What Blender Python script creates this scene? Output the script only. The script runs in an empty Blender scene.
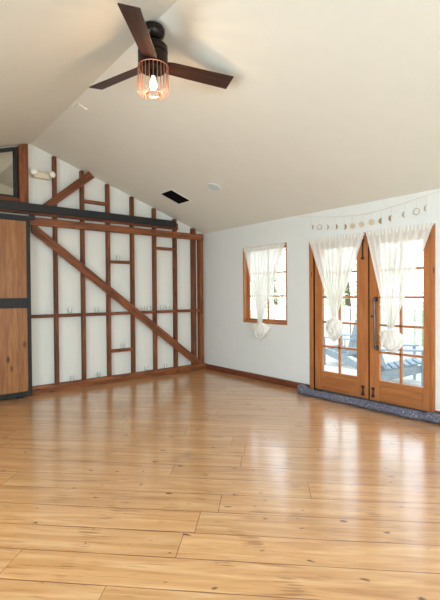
import bpy, bmesh, math, random
from mathutils import Vector, Matrix
random.seed(7)
C = bpy.context.scene.collection
PI = math.pi
XR, ZR, HW = -3.104, 3.615, 2.581
SL = (ZR - HW) / (0 - XR)
def ceil_z(x): return ZR - SL * abs(x - XR)

# ------------------------------------------------------------------ materials
def s2l(c):
    return tuple((v/12.92 if v <= .04045 else ((v+.055)/1.055)**2.4) for v in [q/255 for q in c]) + (1,)
def mat(name):
    m = bpy.data.materials.new(name); m.use_nodes = True
    nt = m.node_tree; b = nt.nodes['Principled BSDF']
    return m, nt, b
def N(nt, t, **kw):
    n = nt.nodes.new(t)
    for k, v in kw.items():
        if k in n.inputs: n.inputs[k].default_value = v
        else: setattr(n, k, v)
    return n
def plain(name, rgb, rough=.6, metal=0, bump=0, bscale=60, var=.04, spec=.5):
    m, nt, b = mat(name)
    b.inputs['Roughness'].default_value = rough; b.inputs['Metallic'].default_value = metal
    b.inputs['Specular IOR Level'].default_value = spec
    tc = N(nt, 'ShaderNodeTexCoord'); no = N(nt, 'ShaderNodeTexNoise', Scale=6.0, Detail=4.0)
    nt.links.new(tc.outputs['Object'], no.inputs['Vector'])
    r = N(nt, 'ShaderNodeValToRGB'); c = s2l(rgb)
    r.color_ramp.elements[0].position = .3; r.color_ramp.elements[1].position = .7
    r.color_ramp.elements[0].color = tuple(v*(1-var) for v in c[:3])+(1,)
    r.color_ramp.elements[1].color = tuple(min(1, v*(1+var)) for v in c[:3])+(1,)
    nt.links.new(no.outputs['Fac'], r.inputs['Fac']); nt.links.new(r.outputs['Color'], b.inputs['Base Color'])
    if bump:
        n2 = N(nt, 'ShaderNodeTexNoise', Scale=float(bscale), Detail=5.0); bp = N(nt, 'ShaderNodeBump', Strength=bump, Distance=.01)
        nt.links.new(tc.outputs['Object'], n2.inputs['Vector'])
        nt.links.new(n2.outputs['Fac'], bp.inputs['Height']); nt.links.new(bp.outputs['Normal'], b.inputs['Normal'])
    return m
def wood(name, light, dark, axis='X', rough=.55, scale=1.0, knots=True, spec=.4, planks=None, vary=.25):
    """grain runs along one local axis; colour varies from board to board"""
    m, nt, b = mat(name); L = nt.links.new
    b.inputs['Roughness'].default_value = rough; b.inputs['Specular IOR Level'].default_value = spec
    tc = N(nt, 'ShaderNodeTexCoord'); oi = N(nt, 'ShaderNodeObjectInfo')
    off = N(nt, 'ShaderNodeVectorMath', operation='MULTIPLY_ADD')
    L(oi.outputs['Random'], off.inputs[0]); off.inputs[1].default_value = (37, 23, 51)
    L(tc.outputs['Object'], off.inputs[2])
    mp = N(nt, 'ShaderNodeMapping')
    s = [9*scale]*3; s['XYZ'.index(axis)] = .9*scale
    mp.inputs['Scale'].default_value = s; L(off.outputs[0], mp.inputs['Vector'])
    n1 = N(nt, 'ShaderNodeTexNoise', Scale=2.2, Detail=8.0, Roughness=.6, Distortion=.6); L(mp.outputs[0], n1.inputs['Vector'])
    mp2 = N(nt, 'ShaderNodeMapping'); s2 = [60*scale]*3; s2['XYZ'.index(axis)] = 3*scale
    mp2.inputs['Scale'].default_value = s2; L(off.outputs[0], mp2.inputs['Vector'])
    n2 = N(nt, 'ShaderNodeTexNoise', Scale=2.0, Detail=4.0); L(mp2.outputs[0], n2.inputs['Vector'])
    mx = N(nt, 'ShaderNodeMix', data_type='FLOAT'); mx.inputs[0].default_value = .35
    L(n1.outputs['Fac'], mx.inputs[2]); L(n2.outputs['Fac'], mx.inputs[3])
    r = N(nt, 'ShaderNodeValToRGB'); r.color_ramp.elements[0].position = .36; r.color_ramp.elements[1].position = .62
    r.color_ramp.elements[0].color = s2l(dark); r.color_ramp.elements[1].color = s2l(light)
    L(mx.outputs[0], r.inputs['Fac'])
    hv = N(nt, 'ShaderNodeHueSaturation'); L(r.outputs['Color'], hv.inputs['Color'])
    mr = N(nt, 'ShaderNodeMapRange'); mr.inputs['To Min'].default_value = 1-vary; mr.inputs['To Max'].default_value = 1+vary*.7
    L(oi.outputs['Random'], mr.inputs['Value'])
    val = mr.outputs['Result']
    if planks:
        ax, w = planks
        sp = N(nt, 'ShaderNodeSeparateXYZ'); L(tc.outputs['Object'], sp.inputs[0])
        dv = N(nt, 'ShaderNodeMath', operation='DIVIDE'); L(sp.outputs[ax], dv.inputs[0]); dv.inputs[1].default_value = w
        fl = N(nt, 'ShaderNodeMath', operation='FLOOR'); L(dv.outputs[0], fl.inputs[0])
        wn = N(nt, 'ShaderNodeTexWhiteNoise', noise_dimensions='1D'); L(fl.outputs[0], wn.inputs['W'])
        m2 = N(nt, 'ShaderNodeMapRange'); m2.inputs['To Min'].default_value = .85; m2.inputs['To Max'].default_value = 1.1
        L(wn.outputs['Value'], m2.inputs['Value'])
        fr = N(nt, 'ShaderNodeMath', operation='FRACT'); L(dv.outputs[0], fr.inputs[0])
        gt = N(nt, 'ShaderNodeMath', operation='GREATER_THAN'); L(fr.outputs[0], gt.inputs[0]); gt.inputs[1].default_value = .03
        m3 = N(nt, 'ShaderNodeMapRange'); m3.inputs['To Min'].default_value = .45; L(gt.outputs[0], m3.inputs['Value'])
        mm = N(nt, 'ShaderNodeMath', operation='MULTIPLY'); L(m2.outputs[0], mm.inputs[0]); L(m3.outputs[0], mm.inputs[1]); val = mm.outputs[0]
    L(val, hv.inputs['Value'])
    col = hv.outputs['Color']
    if knots:
        mk = N(nt, 'ShaderNodeMapping'); sk = [7.0]*3; sk['XYZ'.index(axis)] = 3.2
        mk.inputs['Scale'].default_value = sk; L(off.outputs[0], mk.inputs['Vector'])
        vo = N(nt, 'ShaderNodeTexVoronoi', Scale=.8); L(mk.outputs[0], vo.inputs['Vector'])
        rk = N(nt, 'ShaderNodeValToRGB'); rk.color_ramp.elements[0].position = .05; rk.color_ramp.elements[1].position = .16
        rk.color_ramp.elements[0].color = (.25, .2, .18, 1); rk.color_ramp.elements[1].color = (1, 1, 1, 1)
        L(vo.outputs['Distance'], rk.inputs['Fac'])
        ml = N(nt, 'ShaderNodeMix', data_type='RGBA', blend_type='MULTIPLY'); ml.inputs[0].default_value = 1
        L(col, ml.inputs[6]); L(rk.outputs['Color'], ml.inputs[7]); col = ml.outputs[2]
    L(col, b.inputs['Base Color'])
    bp = N(nt, 'ShaderNodeBump', Strength=.15, Distance=.004); L(mx.outputs[0], bp.inputs['Height']); L(bp.outputs['Normal'], b.inputs['Normal'])
    return m

M = {}
M['wall'] = plain('painted_wall', (227, 227, 221), .7, bump=.03, bscale=90, var=.012)
M['ceil'] = plain('painted_ceiling', (228, 225, 212), .75, bump=.03, bscale=70, var=.012)
M['stud'] = wood('old_redwood', (148, 82, 42), (70, 36, 19), 'X', .6)
M['header'] = wood('redwood_header', (158, 92, 48), (76, 40, 22), 'X', .55, vary=.08)
M['base'] = wood('redwood_baseboard', (130, 72, 46), (92, 46, 30), 'X', .45, knots=False, vary=.08)
M['fir_v'] = wood('fir_upright', (190, 122, 70), (164, 96, 50), 'Z', .35, knots=False, vary=.05)
M['fir_h'] = wood('fir_crosswise', (190, 122, 70), (162, 94, 50), 'Y', .35, knots=False, vary=.05)
M['barn'] = wood('barn_door_pine', (178, 120, 68), (134, 82, 42), 'Z', .45, vary=.04, planks=(0, .14))
M['blade'] = wood('walnut_blade', (70, 44, 34), (38, 22, 18), 'X', .4, scale=1.6, knots=False, vary=.02)
M['black'] = plain('black_steel', (27, 27, 25), .6, metal=.0)
M['grille'] = plain('black_grille', (20, 19, 18), .85, spec=.1)
M['bronze'] = plain('dark_bronze', (44, 36, 32), .28, metal=.8)
M['copper'] = plain('copper_wire', (238, 168, 138), .35, metal=.7)
M['iron'] = plain('grey_iron', (96, 92, 86), .35, metal=.9)
M['white'] = plain('white_plastic', (236, 236, 232), .4)
M['cream'] = plain('cream_plastic', (222, 208, 180), .4)
M['disc'] = plain('pale_blue_plastic', (205, 214, 214), .4)
M['gold'] = plain('brushed_gold', (186, 160, 122), .35, metal=.4)
M['palegold'] = plain('pale_gold', (222, 204, 172), .35, metal=.2)
M['wax'] = plain('white_wax', (250, 248, 240), .5)
M['grey_wood'] = wood('weathered_grey_paint', (160, 172, 178), (132, 146, 154), 'X', .7, knots=False, vary=.08)
M['deck'] = wood('pale_deck_boards', (226, 222, 214), (196, 190, 180), 'Y', .7, knots=False, vary=.02, planks=(0, .14))
M['rail_white'] = plain('white_rail_paint', (240, 240, 238), .5)
M['leaf'] = plain('leaf', (170, 190, 140), .6, var=.35)
M['leaf2'] = plain('leaf_pale', (206, 216, 180), .6, var=.35)
M['bark'] = plain('bark', (110, 92, 74), .9, bump=.5, bscale=20, var=.2)
M['grass'] = plain('lawn', (200, 206, 180), .9, bump=.3, bscale=40, var=.25)
M['siding'] = plain('rear_paint', (226, 224, 218), .8)

# wall sheathing: white boards with faint upright grooves
m, nt, b = mat('white_board_sheathing'); L = nt.links.new
b.inputs['Roughness'].default_value = .65
tc = N(nt, 'ShaderNodeTexCoord'); sp = N(nt, 'ShaderNodeSeparateXYZ'); L(tc.outputs['Object'], sp.inputs[0])
dv = N(nt, 'ShaderNodeMath', operation='DIVIDE'); L(sp.outputs[0], dv.inputs[0]); dv.inputs[1].default_value = .105
fr = N(nt, 'ShaderNodeMath', operation='FRACT'); L(dv.outputs[0], fr.inputs[0])
r = N(nt, 'ShaderNodeValToRGB'); e = r.color_ramp.elements
e[0].position = 0; e[0].color = s2l((214, 211, 200)); e[1].position = .05; e[1].color = s2l((226, 224, 213))
L(fr.outputs[0], r.inputs['Fac']); L(r.outputs['Color'], b.inputs['Base Color'])
bp = N(nt, 'ShaderNodeBump', Strength=.3, Distance=.004); L(r.outputs['Color'], bp.inputs['Height']); L(bp.outputs['Normal'], b.inputs['Normal'])
M['sheath'] = m

# glass
def glass(name, tint=(1, 1, 1, 1), refl=.06):
    m, nt, b = mat(name); nt.nodes.remove(b); L = nt.links.new
    t = N(nt, 'ShaderNodeBsdfTransparent'); t.inputs[0].default_value = tint
    g = N(nt, 'ShaderNodeBsdfGlossy'); g.inputs['Roughness'].default_value = .03
    lw = N(nt, 'ShaderNodeLayerWeight', Blend=.15); mu = N(nt, 'ShaderNodeMath', operation='MULTIPLY_ADD')
    L(lw.outputs['Fresnel'], mu.inputs[0]); mu.inputs[1].default_value = .5 if refl < .1 else .12; mu.inputs[2].default_value = refl*.15
    mx = N(nt, 'ShaderNodeMixShader'); L(mu.outputs[0], mx.inputs[0]); L(t.outputs[0], mx.inputs[1]); L(g.outputs[0], mx.inputs[2])
    L(mx.outputs[0], nt.nodes['Material Output'].inputs[0]); return m
M['glass'] = glass('window_glass')
M['cup'] = glass('cup_glass', (.97, .99, .98, 1), .2)

# sheer cloth
m, nt, b = mat('sheer_muslin'); nt.nodes.remove(b); L = nt.links.new
t = N(nt, 'ShaderNodeBsdfTransparent'); d = N(nt, 'ShaderNodeBsdfDiffuse'); tr = N(nt, 'ShaderNodeBsdfTranslucent')
d.inputs[0].default_value = s2l((244, 240, 230)); tr.inputs[0].default_value = s2l((240, 236, 224))
m1 = N(nt, 'ShaderNodeMixShader'); m1.inputs[0].default_value = .22; L(d.outputs[0], m1.inputs[1]); L(tr.outputs[0], m1.inputs[2])
tc = N(nt, 'ShaderNodeTexCoord'); mp = N(nt, 'ShaderNodeMapping'); mp.inputs['Scale'].default_value = (1, 14, 1.2)
no = N(nt, 'ShaderNodeTexNoise', Scale=3.0, Detail=3.0); L(tc.outputs['Object'], mp.inputs[0]); L(mp.outputs[0], no.inputs['Vector'])
mr = N(nt, 'ShaderNodeMapRange'); mr.inputs['From Min'].default_value = .3; mr.inputs['From Max'].default_value = .7
mr.inputs['To Min'].default_value = .82; mr.inputs['To Max'].default_value = .92; L(no.outputs['Fac'], mr.inputs['Value'])
m2 = N(nt, 'ShaderNodeMixShader'); L(mr.outputs[0], m2.inputs[0]); L(t.outputs[0], m2.inputs[1]); L(m1.outputs[0], m2.inputs[2])
L(m2.outputs[0], nt.nodes['Material Output'].inputs[0]); M['sheer'] = m
m, nt, b = mat('bunched_muslin'); L = nt.links.new
b.inputs['Base Color'].default_value = s2l((238, 233, 222)); b.inputs['Roughness'].default_value = .9
b.inputs['Transmission Weight'].default_value = 0; b.inputs['Subsurface Weight'].default_value = .0
no = N(nt, 'ShaderNodeTexNoise', Scale=30.0, Detail=3.0); bp = N(nt, 'ShaderNodeBump', Strength=.4, Distance=.01)
L(no.outputs['Fac'], bp.inputs['Height']); L(bp.outputs['Normal'], b.inputs['Normal']); M['muslin'] = m

# bulb
def emit(name, rgb, st):
    m, nt, b = mat(name); b.inputs['Emission Color'].default_value = s2l(rgb); b.inputs['Emission Strength'].default_value = st
    b.inputs['Base Color'].default_value = s2l(rgb); return m
M['bulb'] = emit('glowing_bulb', (255, 214, 160), 14)
M['lens'] = plain('lamp_lens', (240, 240, 236), .15)

# knitted blanket (uses the roll's own UVs)
m, nt, b = mat('blue_grey_knit'); L = nt.links.new; b.inputs['Roughness'].default_value = .95
uv = N(nt, 'ShaderNodeUVMap'); sp = N(nt, 'ShaderNodeSeparateXYZ'); L(uv.outputs[0], sp.inputs[0])
br = N(nt, 'ShaderNodeTexBrick', Scale=1.0, offset=.5); mp = N(nt, 'ShaderNodeMapping'); mp.inputs['Scale'].default_value = (46, 34, 1)
L(uv.outputs[0], mp.inputs[0]); L(mp.outputs[0], br.inputs['Vector'])
br.inputs['Mortar Size'].default_value = .12; br.inputs['Color1'].default_value = s2l((134, 131, 146)); br.inputs['Color2'].default_value = s2l((98, 100, 120))
br.inputs['Mortar'].default_value = s2l((62, 60, 72)); br.inputs['Brick Width'].default_value = 1.2; br.inputs['Row Height'].default_value = .8
no = N(nt, 'ShaderNodeTexNoise', Scale=55.0, Detail=3.0)
tc = N(nt, 'ShaderNodeTexCoord'); L(tc.outputs['Object'], no.inputs['Vector'])
rr = N(nt, 'ShaderNodeValToRGB'); rr.color_ramp.elements[0].position = .55; rr.color_ramp.elements[1].position = .72
rr.color_ramp.elements[0].color = (0, 0, 0, 1); L(no.outputs['Fac'], rr.inputs[0])
mx = N(nt, 'ShaderNodeMix', data_type='RGBA'); L(rr.outputs[0], mx.inputs[0]); L(br.outputs['Color'], mx.inputs[6]); mx.inputs[7].default_value = s2l((176, 168, 176))
L(mx.outputs[2], b.inputs['Base Color'])
bp = N(nt, 'ShaderNodeBump', Strength=.9, Distance=.012); L(br.outputs['Fac'], bp.inputs['Height']); bp.invert = True; L(bp.outputs['Normal'], b.inputs['Normal'])
M['knit'] = m

# floor: wide pine boards laid diagonally
def floor_mat():
    m, nt, b = mat('diagonal_pine_floor'); L = nt.links.new
    W, S0, ANG = .2465, -5.555, math.radians(-45.2)
    tc = N(nt, 'ShaderNodeTexCoord'); mp = N(nt, 'ShaderNodeMapping', vector_type='POINT')
    mp.inputs['Rotation'].default_value = (0, 0, -ANG); mp.inputs['Location'].default_value = (40, -S0 + W*60, 0)
    L(tc.outputs['Object'], mp.inputs[0]); sp = N(nt, 'ShaderNodeSeparateXYZ'); L(mp.outputs[0], sp.inputs[0])
    def mth(op, a, bb=None, c=None):
        n = N(nt, 'ShaderNodeMath', operation=op)
        for i, v in enumerate([a, bb, c]):
            if v is None: continue
            if isinstance(v, (int, float)): n.inputs[i].default_value = v
            else: L(v, n.inputs[i])
        return n.outputs[0]
    row = mth('DIVIDE', sp.outputs[1], W); ri = mth('FLOOR', row); rf = mth('FRACT', row)
    wn = N(nt, 'ShaderNodeTexWhiteNoise', noise_dimensions='1D'); L(ri, wn.inputs['W'])
    u = mth('DIVIDE', mth('ADD', sp.outputs[0], mth('MULTIPLY', wn.outputs['Value'], 9.7)), 2.3)
    ui = mth('FLOOR', u); uf = mth('FRACT', u)
    cid = mth('ADD', mth('MULTIPLY', ri, 17.31), ui)
    w2 = N(nt, 'ShaderNodeTexWhiteNoise', noise_dimensions='1D'); L(cid, w2.inputs['W'])
    # distance to seams in metres
    ds = mth('MULTIPLY', mth('MINIMUM', rf, mth('SUBTRACT', 1, rf)), W)
    du = mth('MULTIPLY', mth('MINIMUM', uf, mth('SUBTRACT', 1, uf)), 2.3)
    wv = N(nt, 'ShaderNodeTexNoise', Scale=3.0, Detail=3.0); L(mp.outputs[0], wv.inputs['Vector'])
    thr = mth('MULTIPLY_ADD', wv.outputs['Fac'], .0075, -.0004)
    seam = mth('LESS_THAN', mth('MINIMUM', ds, mth('MULTIPLY', du, 1.5)), thr)
    # grain
    cmb = N(nt, 'ShaderNodeCombineXYZ'); L(mth('MULTIPLY', sp.outputs[0], .8), cmb.inputs[0]); L(mth('MULTIPLY', sp.outputs[1], 9), cmb.inputs[1]); L(mth('MULTIPLY', w2.outputs['Value'], 50), cmb.inputs[2])
    g = N(nt, 'ShaderNodeTexNoise', Scale=1.8, Detail=9.0, Roughness=.62, Distortion=.8); L(cmb.outputs[0], g.inputs['Vector'])
    r = N(nt, 'ShaderNodeValToRGB'); e = r.color_ramp.elements
    e[0].position = .3; e[0].color = s2l((184, 131, 79)); e[1].position = .66; e[1].color = s2l((215, 169, 118)); k = e.new(.5); k.color = s2l((203, 151, 98))
    L(g.outputs['Fac'], r.inputs[0])
    hv = N(nt, 'ShaderNodeHueSaturation'); L(r.outputs['Color'], hv.inputs['Color'])
    mr = N(nt, 'ShaderNodeMapRange'); mr.inputs['To Min'].default_value = .90; mr.inputs['To Max'].default_value = 1.06; L(w2.outputs['Value'], mr.inputs['Value']); L(mr.outputs[0], hv.inputs['Value'])
    # long dark grain streaks
    cm2 = N(nt, 'ShaderNodeCombineXYZ'); L(mth('MULTIPLY', sp.outputs[0], 1.6), cm2.inputs[0]); L(mth('MULTIPLY', sp.outputs[1], 28), cm2.inputs[1]); L(mth('MULTIPLY', w2.outputs['Value'], 31), cm2.inputs[2])
    g2 = N(nt, 'ShaderNodeTexNoise', Scale=1.0, Detail=5.0, Distortion=1.0); L(cm2.outputs[0], g2.inputs['Vector'])
    st = N(nt, 'ShaderNodeMapRange'); st.inputs['From Min'].default_value = .58; st.inputs['From Max'].default_value = .72; L(g2.outputs['Fac'], st.inputs['Value'])
    # knots
    ck = N(nt, 'ShaderNodeCombineXYZ'); L(mth('MULTIPLY', sp.outputs[0], 4.2), ck.inputs[0]); L(mth('MULTIPLY', sp.outputs[1], 8.5), ck.inputs[1])
    vo = N(nt, 'ShaderNodeTexVoronoi', Scale=1.0, voronoi_dimensions='2D'); L(ck.outputs[0], vo.inputs['Vector'])
    kn2 = N(nt, 'ShaderNodeTexNoise', Scale=5.0, Detail=5.0, noise_dimensions='2D'); L(ck.outputs[0], kn2.inputs['Vector'])
    dn = mth('SUBTRACT', mth('MULTIPLY_ADD', kn2.outputs['Fac'], .34, vo.outputs['Distance']), .09)
    vs = N(nt, 'ShaderNodeSeparateColor'); L(vo.outputs['Color'], vs.inputs[0])
    size = mth('MULTIPLY', mth('POWER', vs.outputs[0], 3.0), .13)
    kn = N(nt, 'ShaderNodeMapRange'); L(mth('SUBTRACT', dn, size), kn.inputs['Value']); kn.inputs['From Min'].default_value = .02; kn.inputs['From Max'].default_value = .085
    kn.inputs['To Min'].default_value = 1; kn.inputs['To Max'].default_value = 0
    knf = mth('MULTIPLY', kn.outputs[0], mth('GREATER_THAN', vs.outputs[1], .35))
    def mix(fac, a, colr):
        n = N(nt, 'ShaderNodeMix', data_type='RGBA'); L(fac, n.inputs[0]); L(a, n.inputs[6]); n.inputs[7].default_value = colr; return n.outputs[2]
    c = mix(mth('MULTIPLY', st.outputs[0], .6), hv.outputs['Color'], s2l((150, 92, 52)))
    c = mix(mth('MULTIPLY', knf, .85), c, s2l((78, 42, 26)))
    cf = N(nt, 'ShaderNodeCombineXYZ'); L(mth('MULTIPLY', sp.outputs[0], 5), cf.inputs[0]); L(mth('MULTIPLY', sp.outputs[1], 90), cf.inputs[1])
    nf = N(nt, 'ShaderNodeTexNoise', Scale=1.0, Detail=2.0, noise_dimensions='2D'); L(cf.outputs[0], nf.inputs['Vector'])
    big = N(nt, 'ShaderNodeTexNoise', Scale=3.4, Detail=2.0, noise_dimensions='2D'); L(mp.outputs[0], big.inputs['Vector'])
    fk = N(nt, 'ShaderNodeMapRange'); fk.inputs['From Min'].default_value = 1.23; fk.inputs['From Max'].default_value = 1.36; L(mth('ADD', nf.outputs['Fac'], big.outputs['Fac']), fk.inputs['Value'])
    c = mix(mth('MULTIPLY', fk.outputs[0], .5), c, s2l((112, 68, 38)))
    c = mix(mth('MULTIPLY', seam, .85), c, s2l((104, 64, 38)))
    L(c, b.inputs['Base Color'])
    rn = N(nt, 'ShaderNodeMapRange'); rn.inputs['To Min'].default_value = .24; rn.inputs['To Max'].default_value = .36; L(g.outputs['Fac'], rn.inputs['Value']); L(rn.outputs[0], b.inputs['Roughness'])
    b.inputs['Specular IOR Level'].default_value = .5
    b.inputs['Coat Weight'].default_value = 1.0; b.inputs['Coat Roughness'].default_value = .17
    bp = N(nt, 'ShaderNodeBump', Strength=.12, Distance=.003); L(mth('SUBTRACT', g.outputs['Fac'], seam), bp.inputs['Height']); L(bp.outputs['Normal'], b.inputs['Normal'])
    return m
M['floor'] = floor_mat()

# ------------------------------------------------------------------ mesh helpers
def link(name, me, m, parent=None, smooth=False):
    o = bpy.data.objects.new(name, me); C.objects.link(o)
    if m: me.materials.append(M[m] if isinstance(m, str) else m)
    if smooth:
        for p in me.polygons: p.use_smooth = True
    if parent: o.parent = parent
    return o
def obj(name, bm, m, parent=None, smooth=False, bevel=0, seg=2):
    bmesh.ops.recalc_face_normals(bm, faces=bm.faces[:])
    me = bpy.data.meshes.new(name); bm.to_mesh(me); bm.free()
    o = link(name, me, m, parent, smooth)
    if bevel:
        md = o.modifiers.new('bevel', 'BEVEL'); md.width = bevel; md.segments = seg; md.limit_method = 'ANGLE'; md.angle_limit = math.radians(40)
    return o
def bx(bm, a, b, mtx=None):
    x0, y0, z0 = a; x1, y1, z1 = b
    vs = [Vector((x, y, z)) for x in (x0, x1) for y in (y0, y1) for z in (z0, z1)]
    if mtx: vs = [mtx @ v for v in vs]
    v = [bm.verts.new(q) for q in vs]
    for f in ((0, 1, 3, 2), (4, 6, 7, 5), (0, 4, 5, 1), (2, 3, 7, 6), (0, 2, 6, 4), (1, 5, 7, 3)):
        bm.faces.new([v[i] for i in f])
    return bm
def B(*boxes):
    bm = bmesh.new()
    for q in boxes: bx(bm, *q)
    return bm
def tube(bm, pts, r, n=10, caps=True):
    pts = [Vector(p) for p in pts]; rings = []
    rad = r if isinstance(r, (list, tuple)) else [r]*len(pts)
    up = None
    for i, p in enumerate(pts):
        d = (pts[min(i+1, len(pts)-1)] - pts[max(i-1, 0)]).normalized()
        if up is None:
            up = d.orthogonal().normalized()
        up = (up - d*up.dot(d)).normalized(); s = d.cross(up)
        rings.append([bm.verts.new(p + (up*math.cos(2*PI*k/n) + s*math.sin(2*PI*k/n))*rad[i]) for k in range(n)])
    for a, c in zip(rings, rings[1:]):
        for k in range(n): bm.faces.new((a[k], a[(k+1) % n], c[(k+1) % n], c[k]))
    if caps: bm.faces.new(rings[0][::-1]); bm.faces.new(rings[-1])
    return bm
def lathe(bm, prof, n=32, c=(0, 0, 0), closed=False):
    rings = []
    for r, z in prof:
        if r < 1e-5: rings.append([bm.verts.new((c[0], c[1], c[2]+z))])
        else: rings.append([bm.verts.new((c[0]+r*math.cos(2*PI*k/n), c[1]+r*math.sin(2*PI*k/n), c[2]+z)) for k in range(n)])
    pairs = list(zip(rings, rings[1:]))
    if closed: pairs.append((rings[-1], rings[0]))
    for a, b in pairs:
        for k in range(n):
            if len(a) == 1 and len(b) == 1: continue
            if len(a) == 1: bm.faces.new((a[0], b[k], b[(k+1) % n]))
            elif len(b) == 1: bm.faces.new((a[k], a[(k+1) % n], b[0]))
            else: bm.faces.new((a[k], a[(k+1) % n], b[(k+1) % n], b[k]))
    return bm
def prism(bm, poly, f0, f1):
    """poly: 2D points; f0/f1 map a 2D point to the two 3D faces"""
    a = [bm.verts.new(f0(*p)) for p in poly]; b = [bm.verts.new(f1(*p)) for p in poly]
    bm.faces.new(a); bm.faces.new(b[::-1])
    for i in range(len(poly)):
        j = (i+1) % len(poly); bm.faces.new((a[j], a[i], b[i], b[j]))
    return bm
def empty(name, loc=(0, 0, 0), rz=0):
    o = bpy.data.objects.new(name, None); C.objects.link(o); o.location = loc; o.rotation_euler = (0, 0, rz); o.empty_display_size = .1
    return o
def tag(o, label, cat, group=None, kind=None):
    o['label'] = label; o['category'] = cat
    if group: o['group'] = group
    if kind: o['kind'] = kind
    return o
def struct(o): o['kind'] = 'structure'; return o
def copy_tree(o, parent=None):
    c = o.copy(); C.objects.link(c); c.parent = parent
    for ch in [q for q in bpy.data.objects if q.parent == o]: copy_tree(ch, c)
    return c

# ------------------------------------------------------------------ shell
XL, YF, YB = -6.2, -9.0, 0.0       # left wall, wall behind the camera, stud wall
struct(obj('floor', B(((XL-.15, YF-.15, -.12), (.15, .15, 0))), 'floor'))
# ceiling: one gabled slab, running on over the loft behind the stud wall
bm = bmesh.new()
T = .12
for s in (1, -1):
    xe = 0.16 if s > 0 else XL-.16
    prism(bm, [(XR, ZR), (xe, ceil_z(xe)), (xe, ceil_z(xe)+T), (XR, ZR+T)], lambda x, z: (x, YF-.15, z), lambda x, z: (x, 2.6, z))
struct(obj('ceiling', bm, 'ceil'))
# stud wall sheathing with the loft opening at its upper left
LX0, LX1, LZ0 = -4.45, -3.30, 2.80
def gable(bm, poly, y0, y1):
    prism(bm, poly, lambda x, z: (x, y0, z), lambda x, z: (x, y1, z))
bm = bmesh.new()
gable(bm, [(XL, 0), (0, 0), (0, HW), (-.66, ceil_z(-.66)), (-.66, LZ0), (XL+.66, LZ0), (XL+.66, ceil_z(XL+.66)), (XL, HW)], 0, .12)
gable(bm, [(-.66, LZ0), (-.66, ceil_z(-.66)), (XR, ZR), (LX1, ceil_z(LX1)), (LX1, LZ0)], 0, .12)
gable(bm, [(LX1, ceil_z(LX1)-.02), (LX1, ceil_z(LX1)), (LX0, ceil_z(LX0)), (LX0, ceil_z(LX0)-.02)], 0, .12)
gable(bm, [(LX0, LZ0), (LX0, ceil_z(LX0)), (XL+.66, ceil_z(XL+.66)), (XL+.66, LZ0)], 0, .12)
struct(obj('wall_back', bm, 'sheath'))
# side walls with openings
def side_wall(name, x0, x1, openings, y0=YF-.12, y1=.12, top=HW, m='wall'):
    ys = sorted(openings); bm = bmesh.new(); cur = y0
    for (a, b_, z0, z1) in ys:
        bx(bm, (x0, cur, 0), (x1, a, top))
        if z0 > 0: bx(bm, (x0, a, 0), (x1, b_, z0))
        bx(bm, (x0, a, z1), (x1, b_, top)); cur = b_
    bx(bm, (x0, cur, 0), (x1, y1, top))
    return struct(obj(name, bm, m))
WY0, WY1, WZ0, WZ1 = -2.125, -1.128, .94, 2.207
DY0, DY1, DZ1 = -4.335, -2.553, 2.202
side_wall('wall_right', 0, .16, [(DY0, DY1, 0, DZ1), (WY0, WY1, WZ0, WZ1)], y1=0)
side_wall('wall_left', XL-.16, XL, [(-8.2, -6.6, .8, 2.2), (-5.2, -3.4, .8, 2.2)], y1=0)
bm = bmesh.new()
for (a, c, z0, z1) in [(XL, -5.3, 0, 2.3), (-5.3, -3.7, 0, .8), (-3.7, -2.5, 0, 2.3), (-2.5, -.9, 0, .8), (-.9, 0, 0, 2.3)]:
    bx(bm, (a, YF-.14, z0), (c, YF, z1))
gable(bm, [(XL, 2.3), (0, 2.3), (0, HW), (XR, ZR), (XL, HW)], YF-.14, YF)
struct(obj('wall_front', bm, 'wall'))

# ------------------------------------------------------------------ a wooden window set in a wall along Y at x = 0 (glass towards +x)
def window_x(name, y0, y1, z0, z1, xa, xb, rows, jamb=.022, glass_x=None, sash=.045, sgn=1):
    root = struct(empty(name, (xa, (y0+y1)/2, z0)))
    def P(n, bm, m, par=None, **k):
        o = obj(n, bm, m, par or root, **k)
        o.matrix_parent_inverse = Matrix.Identity(4)
        o.location = -root.location if not par else (0, 0, 0); return o
    P('jamb', B(((xa, y0, z0), (xb, y0+jamb, z1)), ((xa, y1-jamb, z0), (xb, y1, z1))), 'fir_v')
    P('window_head', B(((xa, y0+jamb, z1-jamb), (xb, y1-jamb, z1))), 'fir_h')
    P('window_sill', B(((xa-.004*sgn, y0+jamb, z0), (xb, y1-jamb, z0+jamb+.006))), 'fir_h', bevel=.003)
    a, b_, c, d = y0+jamb, y1-jamb, z0+jamb+.006, z1-jamb
    g0 = glass_x; g1 = glass_x+.035*sgn
    f = P('sash', B(((g0, a, c), (g1, a+sash, d)), ((g0, b_-sash, c), (g1, b_, d)), ((g0, a+sash, c), (g1, b_-sash, c+sash)), ((g0, a+sash, d-sash), (g1, b_-sash, d))), 'fir_v', bevel=.004)
    mb = bmesh.new(); mid = (a+b_)/2
    bx(mb, (g0+.005*sgn, mid-.011, c+sash), (g1-.004*sgn, mid+.011, d-sash))
    for k in range(1, rows):
        z = rows_z[k-1] if (rows_z := ROWZ.get(name)) else c+sash+(d-c-2*sash)*k/rows
        bx(mb, (g0+.004*sgn, a+sash, z-.011), (g1-.003*sgn, b_-sash, z+.011))
    P('muntin', mb, 'fir_v', f, bevel=.002)
    P('pane', B(((g0+.015*sgn, a+sash-.004, c+sash-.004), (g0+.019*sgn, b_-sash+.004, d-sash+.004))), 'glass', f)
    return root
ROWZ = {}
w1 = window_x('window_1', WY0, WY1, WZ0, WZ1, 0, .15, 3, jamb=.024, glass_x=.085, sash=.04)
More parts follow.
